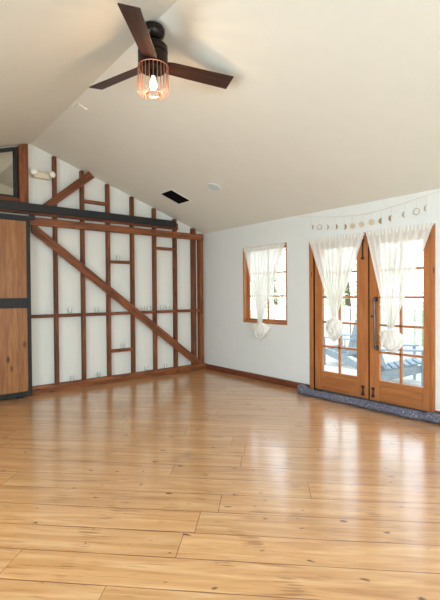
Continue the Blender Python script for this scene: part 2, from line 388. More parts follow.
for i, (a, c) in enumerate([(-8.2, -6.6), (-5.2, -3.4)]):
    window_x('window_%d' % (i+3), a, c, .8, 2.2, XL, XL-.15, 3, glass_x=XL-.08, sgn=-1)
# windows in the wall behind the camera
for i, (a, c) in enumerate([(-5.3, -3.7), (-2.5, -.9)]):
    root = struct(empty('window_%d' % (i+5), ((a+c)/2, YF, .8)))
    for n, bm_, m_ in (('window_frame', B(((a, YF-.13, .8), (a+.05, YF, 2.3)), ((c-.05, YF-.13, .8), (c, YF, 2.3)), ((a+.05, YF-.13, .8), (c-.05, YF, .85)), ((a+.05, YF-.13, 2.25), (c-.05, YF, 2.3))), 'fir_v'),
                       ('muntin', B((((a+c)/2-.012, YF-.1, .85), ((a+c)/2+.012, YF-.07, 2.25)), ((a+.05, YF-.1, 1.53), (c-.05, YF-.075, 1.555))), 'fir_v'),
                       ('pane', B(((a+.05, YF-.09, .85), (c-.05, YF-.086, 2.25))), 'glass')):
        o = obj(n, bm_, m_, root); o.location = -root.location

# ------------------------------------------------------------------ french doors
DX0, DX1 = .012, .056     # leaf thickness
tr = struct(obj('trim_1', B(((-.006, DY1-.062, 0), (.15, DY1, DZ1)), ((-.006, DY0, 0), (.15, DY0+.045, DZ1))), 'fir_v', bevel=.004))
hd = obj('head_jamb', B(((-.006, DY0+.045, DZ1-.05), (.15, DY1-.062, DZ1))), 'fir_h', tr)
struct(obj('trim_2', B(((-.045, DY0+.045, 0), (.16, DY1-.062, .028)), ((-.10, DY0+.045, 0), (-.045, DY1-.062, .014))), 'grille', bevel=.004))
def leaf(name, ya, yb, ga, gb, label):
    root = struct(empty(name, (0, (ya+yb)/2, .03)))
    z0, z1 = .062, 2.15; gz0, gz1 = .327, 2.045
    def P(n, bm, m, par=None, **k):
        o = obj(n, bm, m, par or root, **k); o.location = (0, 0, 0) if par else -root.location; return o
    f = P('stile', B(((DX0, ya, z0), (DX1, ga, z1))), 'fir_v', bevel=.003)
    P('stile', B(((DX0, gb, z0), (DX1, yb, z1))), 'fir_v', bevel=.003)
    rl = P('bottom_rail', B(((DX0, ga, z0), (DX1, gb, .13)), ((DX0, ga, .255), (DX1, gb, gz0)), ((DX0, ga, .13), (DX1, ga+.02, .255)), ((DX0, gb-.02, .13), (DX1, gb, .255))), 'fir_h', bevel=.003)
    P('panel', B(((DX0+.008, ga+.02, .13), (DX1-.008, gb-.02, .255))), 'fir_h', rl)
    P('top_rail', B(((DX0, ga, gz1), (DX1, gb, z1))), 'fir_h', bevel=.003)
    mb = bmesh.new(); mid = (ga+gb)/2
    bx(mb, (DX0+.004, mid-.013, gz0), (DX1-.004, mid+.013, gz1))
    for z in (.68, 1.021, 1.372, 1.712): bx(mb, (DX0+.004, ga, z-.014), (DX1-.004, gb, z+.014))
    P('muntin', mb, 'fir_v', bevel=.002)
    P('pane', B(((.031, ga-.004, gz0-.004), (.035, gb+.004, gz1+.004))), 'glass')
    return root, P
d1, P1 = leaf('door_1', -3.490, -2.642, -3.322, -2.772, '')
d2, P2 = leaf('door_2', -4.288, -3.508, -4.192, -3.640, '')
def bolt(P, y, z0, z1):
    bm = bmesh.new()
    bx(bm, (DX0-.006, y-.010, z0+.008), (DX0, y+.010, z1-.008))
    tube(bm, [(DX0-.010, y, z0+.02), (DX0-.010, y, z1-.02)], .006, 8)
    for z in (z0+.014, z1-.014):
        bx(bm, (DX0-.014, y-.020, z-.014), (DX0, y+.020, z+.014))
    lathe(bm, [(0, -.008), (.009, -.004), (.009, .004), (0, .008)], 10, (DX0-.018, y, (z0+z1)/2-.02))
    return P('slide_bolt', bm, 'black', bevel=.002)
bolt(P1, -3.415, .10, .225); bolt(P2, -3.560, .10, .225); bolt(P1, -3.415, 1.86, 2.12)
# long pull on the right leaf
bm = bmesh.new(); hx, hy = -.048, -3.605
path = [(DX0, hy, 1.345), (hx+.018, hy, 1.35), (hx+.004, hy, 1.342), (hx, hy, 1.32), (hx, hy-.008, 1.05), (hx, hy-.012, .76), (hx+.004, hy-.012, .738), (hx+.018, hy-.012, .728), (DX0, hy-.012, .73)]
tube(bm, path, .0125, 12)
for z, yy in ((1.348, hy), (.730, hy-.012)):
    bx(bm, (DX0-.006, yy-.022, z-.028), (DX0, yy+.022, z+.028))
P1('gap_shade', B(((.013, -3.507, .062), (.05, -3.491, 2.15))), 'grille')  # black strip standing in for the shade in the gap between the leaves
obj('gap_shade', B(((.02, -2.641, .03), (.05, DY1-.062, 2.15))), 'grille', tr)  # same for the jamb: its dark gap is a black strip, shade put in as colour
h_ = P2('door_pull', bm, 'iron', smooth=False)
bm = tube(bmesh.new(), [(DX0, -3.548, 1.13), (DX0-.02, -3.548, 1.13)], .012, 14)
P2('lock_knob', bm, 'black')
bm = B(((-.014, -4.327, 1.64), (-.006, -4.315, 1.71)))
o = obj('hinge', bm, 'iron', tr)
bm = B(((-.010, -2.606, 1.66), (-.006, -2.596, 1.74)), ((-.010, -2.606, .30), (-.006, -2.596, .38)))
o = obj('hinge', bm, 'iron', tr)

# baseboards
def board(name, p0, p1, w, d, m, z=None, parent=None, bevel=.003, up=(0, 0, 1)):
    """one timber from p0 to p1: local X runs along it; w across (in plane with up), d the other way"""
    p0, p1 = Vector(p0), Vector(p1); L_ = (p1-p0).length
    X = (p1-p0).normalized(); Zv = Vector(up); Zv = (Zv - X*Zv.dot(X)).normalized(); Y = Zv.cross(X)
    bm = B(((-L_/2, -d/2, -w/2), (L_/2, d/2, w/2)))
    o = obj(name, bm, m, parent, bevel=bevel)
    mt = Matrix((X, Y, Zv)).transposed().to_4x4(); mt.translation = (p0+p1)/2
    o.matrix_world = mt
    return o
def boardbox(name, a, b, axis, m, **k):
    """axis-aligned timber given by its two corners, grain along axis"""
    a, b = Vector(a), Vector(b); c = (a+b)/2; s = b-a; i = 'xyz'.index(axis)
    if i == 0: dims, rot = (s.x, s.y, s.z), (0, 0, 0)
    elif i == 1: dims, rot = (s.y, s.x, s.z), (0, 0, PI/2)
    else: dims, rot = (s.z, s.y, s.x), (0, PI/2, 0)
    o = obj(name, B(((-dims[0]/2, -dims[1]/2, -dims[2]/2), (dims[0]/2, dims[1]/2, dims[2]/2))), m, bevel=k.get('bevel', .004))
    o.location = c; o.rotation_euler = rot
    return o
struct(boardbox('baseboard_right', (-.02, DY1, 0), (0, -.10, .098), 'y', 'base'))
struct(boardbox('baseboard_right.001', (-.02, YF, 0), (0, DY0, .098), 'y', 'base'))
struct(boardbox('baseboard_left', (XL, YF, 0), (XL+.02, 0, .098), 'y', 'base'))
struct(boardbox('baseboard_front', (XL+.02, YF, 0), (-.02, YF+.02, .098), 'x', 'base'))

# ------------------------------------------------------------------ exposed framing on the stud wall
G = 'exposed studs of the timber wall'
ordn = ['seventh', 'sixth', 'fifth', 'fourth', 'third', 'second']
FD = -.09
BP = .107    # top of the bottom plates
lowp = tag(boardbox('bottom_plate', (-6.18, -.105, 0), (0, -.0, .055), 'x', 'header'),
           'lower brown timber sill lying on the floor all along the framed white wall', 'timber')
upp = tag(boardbox('bottom_plate', (-6.18, FD-.004, .055), (-.0, 0, BP), 'x', 'header'),
          'upper brown timber plate on the floor sill that the studs stand on', 'timber')
studs = [-2.768, -2.353, -1.935, -1.504, -1.079, -.654]
SW = .047
notes = ['first full stud right of the sliding barn door, beside the emergency light',
         'stud crossed by the short upper brace near its top',
         'third stud right of the barn door, with short blocks joining it',
         'stud in the middle of the framed wall, fourth from the barn door',
         'stud fifth to the right of the barn door, black track passing in front',
         'stud standing at the right end of the black track']
def stud(name, xl, xr, y0, z0, z1l, z1r, label, cat='wall stud', group=G):
    # local X = up
    c = Vector(((xl+xr)/2, y0/2, (z0+z1l)/2)); bm = bmesh.new()
    prism(bm, [(xl-c.x, z0-c.z), (xr-c.x, z0-c.z), (xr-c.x, z1r-c.z), (xl-c.x, z1l-c.z)], lambda x, z: (z, y0-c.y, -x), lambda x, z: (z, -c.y, -x))
    o = obj(name, bm, 'stud', bevel=.004); o.location = c; o.rotation_euler = (0, -PI/2, 0)
    # rotation -90 about Y sends local X to +Z and local Z to -X
    return tag(o, label, cat, group)
for xr_, lab in zip(studs, notes):
    xl = xr_-SW
    stud('wall_stud', xl, xr_, FD, BP, ceil_z(xl)-.03, ceil_z(xr_)-.03, 'rough brown '+lab)
stud('wall_stud', -3.215, -3.168, FD, BP, 2.38, 2.38, 'reddish brown stud partly hidden by the right edge of the barn door')
for k, x in enumerate((-3.63, -4.05, -4.47, -4.89, -5.31, -5.73)):
    stud('wall_stud', x-SW, x, FD, BP, 2.38, 2.38, 'reddish brown stud %s behind the barn door' % ['first', 'second', 'third', 'fourth', 'fifth', 'sixth'][k]) if x < -4.3 else None
stud('wall_post', -.306, -.235, FD, BP, ceil_z(-.306)-.03, ceil_z(-.235)-.03, 'thicker brown post left of the pair at the room corner, rising above the header beam', 'post', 'posts at the corner')
stud('wall_post', -.152, -.067, FD, BP, 2.56, 2.56, 'thicker brown post right of the pair, tight in the room corner', 'post', 'posts at the corner')
# post beside the loft window
stud('wall_post', -3.292, -3.168, -.10, 2.74, ceil_z(-3.292)-.012, ceil_z(-3.165)-.012, 'wide red brown post between the loft window and the emergency light', 'post', None)
# header beam, nailer behind the track
tag(boardbox('header_beam', (-6.15, -.132, 2.39), (-3.17, FD-.001, 2.53), 'x', 'header'), 'horizontal brown beam hidden behind the barn door', 'beam')
hb = tag(boardbox('header_beam', (-3.17, -.132, 2.432), (-.085, FD-.001, 2.545), 'x', 'header', bevel=.010), 'long rough brown horizontal beam under the black track, reaching the corner', 'beam')
tag(boardbox('track_board', (-5.55, -.116, 2.578), (-.645, FD-.001, 2.70), 'x', 'stud'), 'thin red brown board behind the black door track', 'timber')
# blocks between studs
GB = 'short blocks between the studs'
def block(xa, xb, z0, z1, label): tag(boardbox('wall_block', (xa, FD+.004, z0), (xb, 0, z1), 'x', 'stud', bevel=.003), label, 'wood block', GB)
mids = [-3.168] + studs
bayn = ['right beside the barn door', 'in the second bay from the barn door', 'in the third bay from the barn door', 'in the fourth bay from the barn door', 'in the fifth bay, just above the diagonal brace', 'in the sixth bay, right of the diagonal brace', 'beside the corner posts']
for k in range(7):
    xa = mids[k]; xb = (studs[k]-SW) if k < 6 else -.306
    block(xa, xb, 1.098, 1.145, 'mid-height horizontal wood block ' + bayn[k])
block(-.235, -.152, 1.098, 1.145, 'tiny mid-height block between the two corner posts')
block(studs[1], studs[2]-SW, 2.862, 2.908, 'short block above the black track near the upper brace')
block(studs[2], studs[3]-SW, 1.94, 1.985, 'short block in the upper third bay with a glass candle cup on it')
block(studs[2], studs[3]-SW, .487, .535, 'short block low in the third bay with a glass candle cup on it')
block(studs[4], studs[5]-SW, 2.212, 2.258, 'short block in the fifth bay, just under the header beam')
# diagonal braces
def brace(p0, p1, w, label, cut):
    """cut: list of four (x, z) corners"""
    a = Vector((p0[0], 0, p0[1])); b_ = Vector((p1[0], 0, p1[1])); X = (b_-a).normalized(); Zv = Vector((0, -1, 0)).cross(X)*-1
    c = (a+b_)/2; inv = []
    for (x, z) in cut:
        v = Vector((x, 0, z))-c; inv.append((v.dot(X), v.dot(Zv)))
    bm = bmesh.new(); Y = Zv.cross(X)
    prism(bm, inv, lambda u, v: (u, -.0125, v), lambda u, v: (u, .0125, v))
    o = obj('diagonal_brace', bm, 'stud', bevel=.004)
    mt = Matrix((X, Y, Zv)).transposed().to_4x4(); mt.translation = (c.x, FD-.0145, c.z); o.matrix_world = mt
    return tag(o, label, 'brace', 'diagonal braces')
BRC = [(-3.143, 2.328), (-3.143, 2.43), (-3.071, 2.43), (-.14, .158), (-.14, .112), (-.284, .112)]
brace((-3.14, 2.37), (-.2, .16), .12, 'long brown diagonal brace running from the barn door down to the corner', BRC)
brace((-2.95, 2.70), (-2.2, 3.3), .12, 'short brown diagonal brace rising behind the black track to the ceiling', [(-3.02, 2.71), (-2.86, 2.71), (-2.196, 3.262), (-2.29, 3.345)])

# ------------------------------------------------------------------ barn door and track
root = tag(empty('sliding_barn_door', (-3.75, -.17, .02)), 'golden pine sliding barn door in a black steel frame, hanging from the black track', 'door')
def PB(n, bm, m, par=root, **k):
    o = obj(n, bm, m, par, **k); o.location = (0, 0, 0) if par is not root else -root.location; return o
y0, y1 = -.205, -.165; xa, xb = -4.55, -3.185
PB('steel_frame', B(((xa, y0, .02), (xa+.05, y1, 2.54)), ((xb-.05, y0, .02), (xb, y1, 2.54)), ((xa+.05, y0, .02), (xb-.05, y1, .088)), ((xa+.05, y0, 2.462), (xb-.05, y1, 2.54)), ((xa+.05, y0, 1.252), (xb-.05, y1, 1.392))), 'black', bevel=.003)
PB('wood_panel', B(((xa+.05, y0+.01, .088), (xb-.05, y1-.004, 1.252))), 'barn')
PB('wood_panel', B(((xa+.05, y0+.01, 1.392), (xb-.05, y1-.004, 2.462))), 'barn')
for x in (-4.3, -3.72):
    bm = bmesh.new(); bx(bm, (x-.025, y0-.004, 2.42), (x+.025, y0, 2.63))
    hgr = PB('hanger', bm, 'black')
bm = B(((-3.185, y0, 2.49), (-3.115, y1, 2.565)))
PB('end_stop', bm, 'black', bevel=.004)
o = tag(obj('floor_guide', B(((-3.39, -.225, 0), (-3.31, -.15, .012)), ((-3.375, -.222, .012), (-3.335, -.210, .05)), ((-3.385, -.160, .012), (-3.335, -.150, .05))), 'black', bevel=.003), 'small black floor guide under the barn door', 'door guide')
bm = B(((-5.55, -.20, 2.608), (-.745, -.175, 2.722)))
tk = tag(obj('door_track', bm, 'black', bevel=.004), 'long black steel barn door track across the framed wall', 'track')
for x in [-5.3+.85*k for k in range(6)]: obj('spacer', tube(bmesh.new(), [(x, -.177, 2.665), (x, -.117, 2.665)], .014, 12), 'black', tk)

# ------------------------------------------------------------------ loft window and the loft behind it
lw = struct(empty('window_2', (-3.8, 0, LZ0)))
cz = lambda x: ceil_z(x)-.022
def PL(n, bm, m, **k):
    o = obj(n, bm, m, lw, **k); o.location = -lw.location; return o
bm = bmesh.new(); w = .042
def lb(poly): gable(bm, poly, -.05, .03)
lb([(LX1-w, LZ0), (LX1, LZ0), (LX1, cz(LX1)), (LX1-w, cz(LX1-w))]); lb([(LX0, LZ0), (LX0+w, LZ0), (LX0+w, cz(LX0+w)), (LX0, cz(LX0))])
lb([(LX0+w, LZ0), (LX1-w, LZ0), (LX1-w, LZ0+w*.8), (LX0+w, LZ0+w*.8)]); lb([(LX0+w, cz(LX0+w)-w), (LX1-w, cz(LX1-w)-w), (LX1-w, cz(LX1-w)), (LX0+w, cz(LX0+w))])
PL('window_frame', bm, 'black')
bm = bmesh.new(); gable(bm, [(LX0+w, LZ0+w*.8), (LX1-w, LZ0+w*.8), (LX1-w, cz(LX1-w)-w), (LX0+w, cz(LX0+w)-w)], -.012, -.008)
PL('pane', bm, 'glass')
bm = B(((LX0-.03, -.09, LZ0-.075), (LX1+.03, -.001, LZ0-.002)))
PL('window_sill', bm, 'stud', bevel=.004)
struct(obj('trim_3', B(((XL, .12, 2.45), (-.66, 2.6, 2.55))), 'deck'))     # loft floor
bm = bmesh.new(); gable(bm, [(XL, 2.5), (-.3, 2.5), (-.3, ceil_z(-.3)), (XR, ZR), (XL, HW)], 2.45, 2.6)
bx(bm, (-4.9, .12, 2.55), (-4.8, 2.45, ceil_z(-4.8)-.02))
struct(obj('wall_loft', bm, 'ceil'))

# ------------------------------------------------------------------ ceiling fan
FX, FY = -3.111, -3.484
fan = tag(empty('ceiling_fan', (FX, FY, 3.3)), 'dark three-blade ceiling fan with a glowing copper cage light, hanging from the ridge', 'ceiling fan')
def PF(n, bm, m, par=None, **k): return obj(n, bm, m, par or fan, **k)
zc = ZR-3.3
PF('canopy', lathe(bmesh.new(), [(.0, zc-.01), (.085, zc-.03), (.098, zc-.05), (.098, zc-.075), (.085, zc-.11), (.055, zc-.135), (.03, zc-.145), (0, zc-.145)], 40), 'bronze', smooth=True)
PF('downrod', tube(bmesh.new(), [(0, 0, zc-.14), (0, 0, .13)], .016, 14), 'bronze', smooth=True)
mh = PF('motor_housing', lathe(bmesh.new(), [(0, .155), (.06, .152), (.105, .14), (.118, .125), (.12, .075), (.112, .07), (.112, .055), (.12, .05), (.12, -.02), (.11, -.03), (0, -.03)], 48), 'bronze', smooth=True)
mh.modifiers.new('es', 'EDGE_SPLIT').split_angle = math.radians(35)
for a in (-133, 107, -13):
    bm = bmesh.new(); ca = math.radians(a); mt = Matrix.Rotation(ca, 4, 'Z') @ Matrix.Rotation(-.265, 4, 'X')
    prism(bm, [(.10, -.055), (.16, -.066), (.695, -.078), (.70, -.073), (.70, .073), (.695, .078), (.16, .066), (.10, .055)], lambda x, y: (x, y, -.004), lambda x, y: (x, y, .004))
    bl = PF('blade', bm, 'blade', bevel=.002); bl.matrix_local = Matrix.Translation((0, 0, -.012)) @ mt
    bm = bmesh.new(); prism(bm, [(.05, -.03), (.17, -.045), (.17, .045), (.05, .03)], lambda x, y: (x, y, .005), lambda x, y: (x, y, .012))
    obj('blade_bracket', bm, 'bronze', bl)
# cage of copper wires
ct, cb, rc = -.036, -.252, .121
PF('light_kit', lathe(bmesh.new(), [(0, -.03), (.105, -.03), (.108, -.055), (.10, -.062), (.03, -.062), (.028, -.11), (0, -.11)], 40), 'bronze', smooth=True).modifiers.new('es', 'EDGE_SPLIT').split_angle = .6
cage = empty('light_cage'); cage.parent = fan
bm = bmesh.new(); nr = 24
for k in range(nr):
    a = 2*PI*k/nr; c, s = math.cos(a), math.sin(a)
    tube(bm, [(rc*c, rc*s, ct), (rc*c, rc*s, cb+.02), (rc*.97*c, rc*.97*s, cb+.006), (rc*.9*c, rc*.9*s, cb), (.052*c, .052*s, cb-.002)], .0026, 6)
wires = obj('cage_wires', bm, 'copper', cage, smooth=True)
def ring(bm, R_, z, r, n=40):
    pts = [(R_*math.cos(2*PI*k/n), R_*math.sin(2*PI*k/n), z) for k in range(n+1)]
    tube(bm, pts, r, 8, caps=False); return bm
obj('bottom_ring', ring(bmesh.new(), .052, cb-.002, .005), 'copper', cage, smooth=True)
obj('top_ring', ring(bmesh.new(), rc, ct, .003), 'copper', cage, smooth=True)
bm = lathe(bmesh.new(), [(0, -.218), (.012, -.216), (.025, -.203), (.031, -.185), (.028, -.162), (.019, -.138), (.013, -.122), (.013, -.11), (0, -.11)], 24)
PF('bulb', bm, 'bulb', smooth=True)

# ------------------------------------------------------------------ things on the sloping ceiling
def on_slope(name, x, y, label, cat):
    o = empty(name, (x, y, ceil_z(x))); o.rotation_euler = (0, math.atan(SL), 0)
    return tag(o, label, cat)
v = on_slope('ceiling_vent', -1.172, -.84, 'black slatted square vent grille in the sloping white ceiling', 'vent')
v.rotation_euler = (0, math.atan(SL), 0)
hx_, hy_ = .195, .168
obj('vent_frame', B(((-hx_, -hy_, -.008), (hx_, -hy_+.014, -.0005)), ((-hx_, hy_-.014, -.008), (hx_, hy_, -.0005)), ((-hx_, -hy_+.014, -.008), (-hx_+.014, hy_-.014, -.0005)), ((hx_-.014, -hy_+.014, -.008), (hx_, hy_-.014, -.0005))), 'white', v, bevel=.002)
obj('vent_backing', B(((-hx_+.014, -hy_+.014, -.003), (hx_-.014, hy_-.014, -.001))), 'grille', v)
bm = bmesh.new()
for k in range(12):
    x = -hx_+.03+k*(2*hx_-.06)/11
    bx(bm, (-.008, -hy_+.014, -.0012), (.008, hy_-.014, .0012), Matrix.Translation((x, 0, -.009)) @ Matrix.Rotation(.5, 4, 'Y'))
obj('slats', bm, 'grille', v)
v = on_slope('ceiling_speaker', -1.125, -1.755, 'flat round pale disc on the sloping ceiling right of the vent', 'ceiling disc')
bm = lathe(bmesh.new(), [(0, -.010), (.088, -.010), (.097, -.0105), (.104, -.007), (.105, -.0005), (0, -.0005)], 48)
obj('disc_plate', bm, 'disc', v)
obj('disc_rim', ring(bmesh.new(), .101, -.009, .0035, 48), 'white', v)
v = on_slope('cover_plate', -3.015, -1.675, 'tiny white rectangular plate on the ceiling beside the ridge', 'cover plate')
obj('plate', B(((-.058, -.072, -.016), (.058, .072, -.0005))), 'ceil', v, bevel=.004)

# emergency light
v = tag(empty('emergency_light', (-2.975, -.055, 3.18)), 'cream twin-head emergency light high on the white wall between two posts', 'emergency light')
bm = B(((-.12, -.035, -.055), (.12, .054, .045)))
o = obj('body', bm, 'cream', v, bevel=.022, seg=4); o.rotation_euler = (0, 0, 0)
for s in (-1, 1):
    bm = bmesh.new(); 
    lathe(bm, [(0, .05), (.025, .045), (.047, .02), (.050, 0), (.046, -.003), (0, -.002)], 24)
    hd_ = obj('lamp_head', bm, 'cream', v, smooth=False); hd_.location = (s*.128, -.085, .012); hd_.rotation_euler = (-PI/2, 0, s*.25)
    bm = lathe(bmesh.new(), [(0, -.012), (.02, -.010), (.036, -.003), (.038, -.001), (0, -.001)], 24)
    l_ = obj('lens', bm, 'lens', hd_, smooth=True)

# ------------------------------------------------------------------ candle cups
cup = empty('candle_cup')
obj('glass_cup', lathe(bmesh.new(), [(0, 0), (.026, 0), (.030, .006), (.032, .085), (.0305, .085), (.028, .012), (0, .010)], 24), 'cup', cup, smooth=True)
cd = obj('candle', lathe(bmesh.new(), [(0, .011), (.017, .011), (.017, .086), (.013, .090), (0, .088)], 16), 'wax', cup, smooth=True)
obj('wick', tube(bmesh.new(), [(0, 0, .086), (.001, 0, .098)], .0012, 5), 'grille', cd)
spots = [(-2.59, 1.145, 'first from the barn door on the mid-height blocks'), (-2.165, 1.145, 'second from the barn door on the mid-height blocks'),
         (-1.78, 1.985, 'on the short block in the upper third bay'), (-1.335, 1.145, 'left of the two close together on the mid-height block above the brace'),
         (-1.215, 1.145, 'right of the two close together on the mid-height block above the brace'),
         (-.955, 1.145, 'left of the two on the mid-height block in the sixth bay'), (-.835, 1.145, 'right of the two on the mid-height block in the sixth bay'),
         (-1.72, .535, 'on the short low block in the third bay'), (-2.567, BP, 'on the bottom plate nearest the barn door'),
         (-2.142, BP, 'second from the barn door on the bottom plate'), (-1.287, BP, 'on the bottom plate beneath the long brace'), (-.895, BP, 'on the bottom plate nearest the corner')]
for i, (x, z, lab) in enumerate(spots):
    o = cup if i == 0 else copy_tree(cup)
    o.location = (x, -.045, z); o.rotation_euler = (0, 0, i*.7)
    tag(o, 'glass candle cup, '+lab, 'candle', 'candle cups on the framed wall')

# ------------------------------------------------------------------ curtains
def curtain(name, label, x0, top, zt, neck, zn, bulb, seed, folds=9, header=.07):
    """top=(ya,yb) neck=(ya,yb) bulb=(ya,yb,zbottom) ; ya is the larger y (left in view)"""
    rnd = random.Random(seed)
    root = tag(empty(name, (x0, (top[0]+top[1])/2, zt)), label, 'curtain', 'sheer knotted curtains')
    nu, nt_ = 90, 44; bm = bmesh.new(); uvl = None
    ph = [rnd.uniform(0, 6.28) for _ in range(5)]
    grid = []
    for j in range(nt_+1):
        t = j/nt_; z = zt+(zn-zt)*t
        e = t**1.0
        a = top[0]+(neck[0]-top[0])*e; b_ = top[1]+(neck[1]-top[1])*e
        sag = .012*math.sin(PI*t)
        row = []
        for i in range(nu+1):
            u = i/nu
            y = a+(b_-a)*u
            amp = .003+.013*min(1, t*1.6)*(1-.35*t)
            f = math.sin(u*folds*2*PI+ph[0]+.7*math.sin(u*5+ph[1])) + .5*math.sin(u*folds*3.7+ph[2]+t*1.2)
            y += .008*math.sin(u*folds*2*PI*1.0+ph[3])*math.sin(PI*u)
            x = x0 - .02*t + amp*f*.7 + sag*math.sin(u*9)
            row.append(bm.verts.new((x-x0, y-(top[0]+top[1])/2, z-zt-(.006*math.sin(u*folds*2*PI+ph[4])*(1-t)))))
        grid.append(row)
    for j in range(nt_):
        for i in range(nu):
            bm.faces.new((grid[j][i], grid[j][i+1], grid[j+1][i+1], grid[j+1][i]))
    obj('sheer_panel', bm, 'sheer', root, smooth=True)
    # gathered heading: a second layer
    bm = bmesh.new(); g2 = []
    for j in range(5):
        row = []
        for i in range(nu+1):
            u = i/nu; e = (j/4*header)/(zt-zn)
            y = top[0]+(neck[0]-top[0])*e+((top[1]+(neck[1]-top[1])*e)-(top[0]+(neck[0]-top[0])*e))*u
            row.append(bm.verts.new((-.012+.005*math.sin(u*folds*4*PI+ph[1])+.002*math.sin(j), y-(top[0]+top[1])/2, .012-j/4*header)))
        g2.append(row)
    for j in range(4):
        for i in range(nu): bm.faces.new((g2[j][i], g2[j][i+1], g2[j+1][i+1], g2[j+1][i]))
    obj('heading', bm, 'sheer', root, smooth=True)
    obj('curtain_rod', tube(bmesh.new(), [(.004, (top[0]-top[1])/2, -.008), (.004, -(top[0]-top[1])/2, -.008)], .006, 8), 'white', root)
    # knot
    ya, yb, zb = bulb; cy = (ya+yb)/2; hw = (ya-yb)/2; H = zn-zb
    bm = bmesh.new(); nn, mm = 64, 40; rows = []
    ny = (neck[0]+neck[1])/2; nw = (neck[0]-neck[1])/2
    for j in range(mm+1):
        t = j/mm
        if t < .12: k = t/.12; r = nw*(1-.35*k); cyy = ny
        else:
            k = (t-.12)/.88; r = nw*.65+(hw-nw*.65)*math.sin(PI*min(1, k**.62))**.75 if k < .99 else 0
            r = max(r*(1 if k < .6 else math.sqrt(max(0, 1-((k-.6)/.4)**2.6))), .001); cyy = ny+(cy-ny)*min(1, k*1.5)
        row = []
        for i in range(nn):
            a = 2*PI*i/nn
            w_ = 1+.09*math.sin(7*a+t*9+ph[0])+.05*math.sin(13*a-t*6+ph[2])+.05*math.sin(3*a+t*14)
            row.append(bm.verts.new((-.022+min(r*.62, .062)*w_*math.cos(a), cyy+r*w_*math.sin(a)-(top[0]+top[1])/2, zn-H*t-zt+.006*math.sin(5*a+ph[1])*math.sin(PI*t))))
        rows.append(row)
    for j in range(mm):
        for i in range(nn): bm.faces.new((rows[j][i], rows[j][(i+1) % nn], rows[j+1][(i+1) % nn], rows[j+1][i]))
    bm.faces.new(rows[-1])
    kn = obj('knotted_end', bm, 'muslin', root, smooth=True)
    # swirl of the knot
    bm = bmesh.new(); cz_ = zn-H*.62-zt
    pts = []; rs = []
    for k in range(40):
        t = k/39; a = t*4.6*PI/1.6+ph[0]; rr = hw*(.78-.62*t)
        pts.append((-.022-.045-.018*t, cy-(top[0]+top[1])/2+rr*math.cos(a), cz_+rr*1.0*math.sin(a))); rs.append(.013*(1-.35*t))
    tube(bm, pts, rs, 10); obj('swirl', bm, 'muslin', kn, smooth=True)
    return root
curtain('sheer_curtain', 'white sheer curtain tied in a knot over the small window', -.035, (-1.19, -2.115), 2.185, (-1.545, -1.635), .985, (-1.43, -1.80, .72), 3)
curtain('sheer_curtain', 'white sheer knotted curtain on the left french door', -.045, (-2.585, -3.475), 2.185, (-2.985, -3.065), 1.12, (-2.905, -3.155, .765), 11)
curtain('sheer_curtain', 'white sheer knotted curtain on the right french door', -.045, (-3.495, -4.335), 2.195, (-3.795, -3.875), 1.01, (-3.715, -4.0, .70), 23)

# ------------------------------------------------------------------ rolled blanket along the door
path = [(-.21, -2.53), (-.22, -2.64), (-.225, -2.8), (-.215, -3.0), (-.205, -3.3), (-.205, -3.6), (-.205, -3.9), (-.20, -4.1), (-.175, -4.28), (-.175, -4.45), (-.17, -4.75), (-.175, -5.0)]
def cat(P, t):
    i = min(int(t), len(P)-2); f = t-i
    q = [Vector(P[max(0, min(len(P)-1, i+k))]) for k in (-1, 0, 1, 2)]
    return .5*((2*q[1])+(-q[0]+q[2])*f+(2*q[0]-5*q[1]+4*q[2]-q[3])*f*f+(-q[0]+3*q[1]-3*q[2]+q[3])*f**3)
bm = bmesh.new(); uvl = bm.loops.layers.uv.new('UVMap'); rows = []; n_s, n_r = 160, 36
for i in range(n_s+1):
    t = i/n_s*(len(path)-1); p = cat(path, t)+Vector((.022, 0)); d = (cat(path, min(t+.05, len(path)-1.001))-cat(path, max(t-.05, 0))).normalized() if i < n_s else d
    s = Vector((-d.y, d.x)); endf = min(1, .72+.28*(i/6)) * (1 if i > 0 else .96)
    fold = 1+.12*math.exp(-((t-8.6)/.5)**2)-.14*math.exp(-((t-7.9)/.3)**2)
    flare = math.exp(-(t/1.0)**2)
    rx, rz = (.068+.022*flare)*endf*fold*(1+.12*min(1, t/9)), (.043+.040*flare)*endf*fold*(1+.12*min(1, t/9))
    row = []
    for k in range(n_r):
        a = 2*PI*k/n_r
        w = 1+.035*math.sin(3*a+t*2.1)+.025*math.sin(5*a-t*3.3)+.02*math.sin(t*9+a)
        zz = math.sin(a)*rz*w+rz*.97
        row.append(bm.verts.new((p.x+s.x*math.cos(a)*rx*w, p.y+s.y*math.cos(a)*rx*w, max(.001, zz))))
    rows.append(row)
for i in range(n_s):
    for k in range(n_r):
        f = bm.faces.new((rows[i][k], rows[i][(k+1) % n_r], rows[i+1][(k+1) % n_r], rows[i+1][k]))
        for l, (uu, vv) in zip(f.loops, ((i, k), (i, k+1), (i+1, k+1), (i+1, k))): l[uvl].uv = (uu/n_s*2.7, vv/n_r*.5)
for e_, sgn in ((rows[0], 1), (rows[-1], -1)):
    c = sum((v.co for v in e_), Vector())/n_r
    inner = [bm.verts.new(c+(v.co-c)*.45+Vector((0, -.02*sgn, 0))) for v in e_]; cv = bm.verts.new(c+Vector((0, .012*sgn, 0)))
    for k in range(n_r):
        bm.faces.new((e_[k], e_[(k+1) % n_r], inner[(k+1) % n_r], inner[k])); bm.faces.new((inner[k], inner[(k+1) % n_r], cv))
bl = tag(obj('rolled_blanket', bm, 'knit', smooth=True), 'long rolled blue-grey knitted blanket lying against the foot of the french doors', 'blanket')

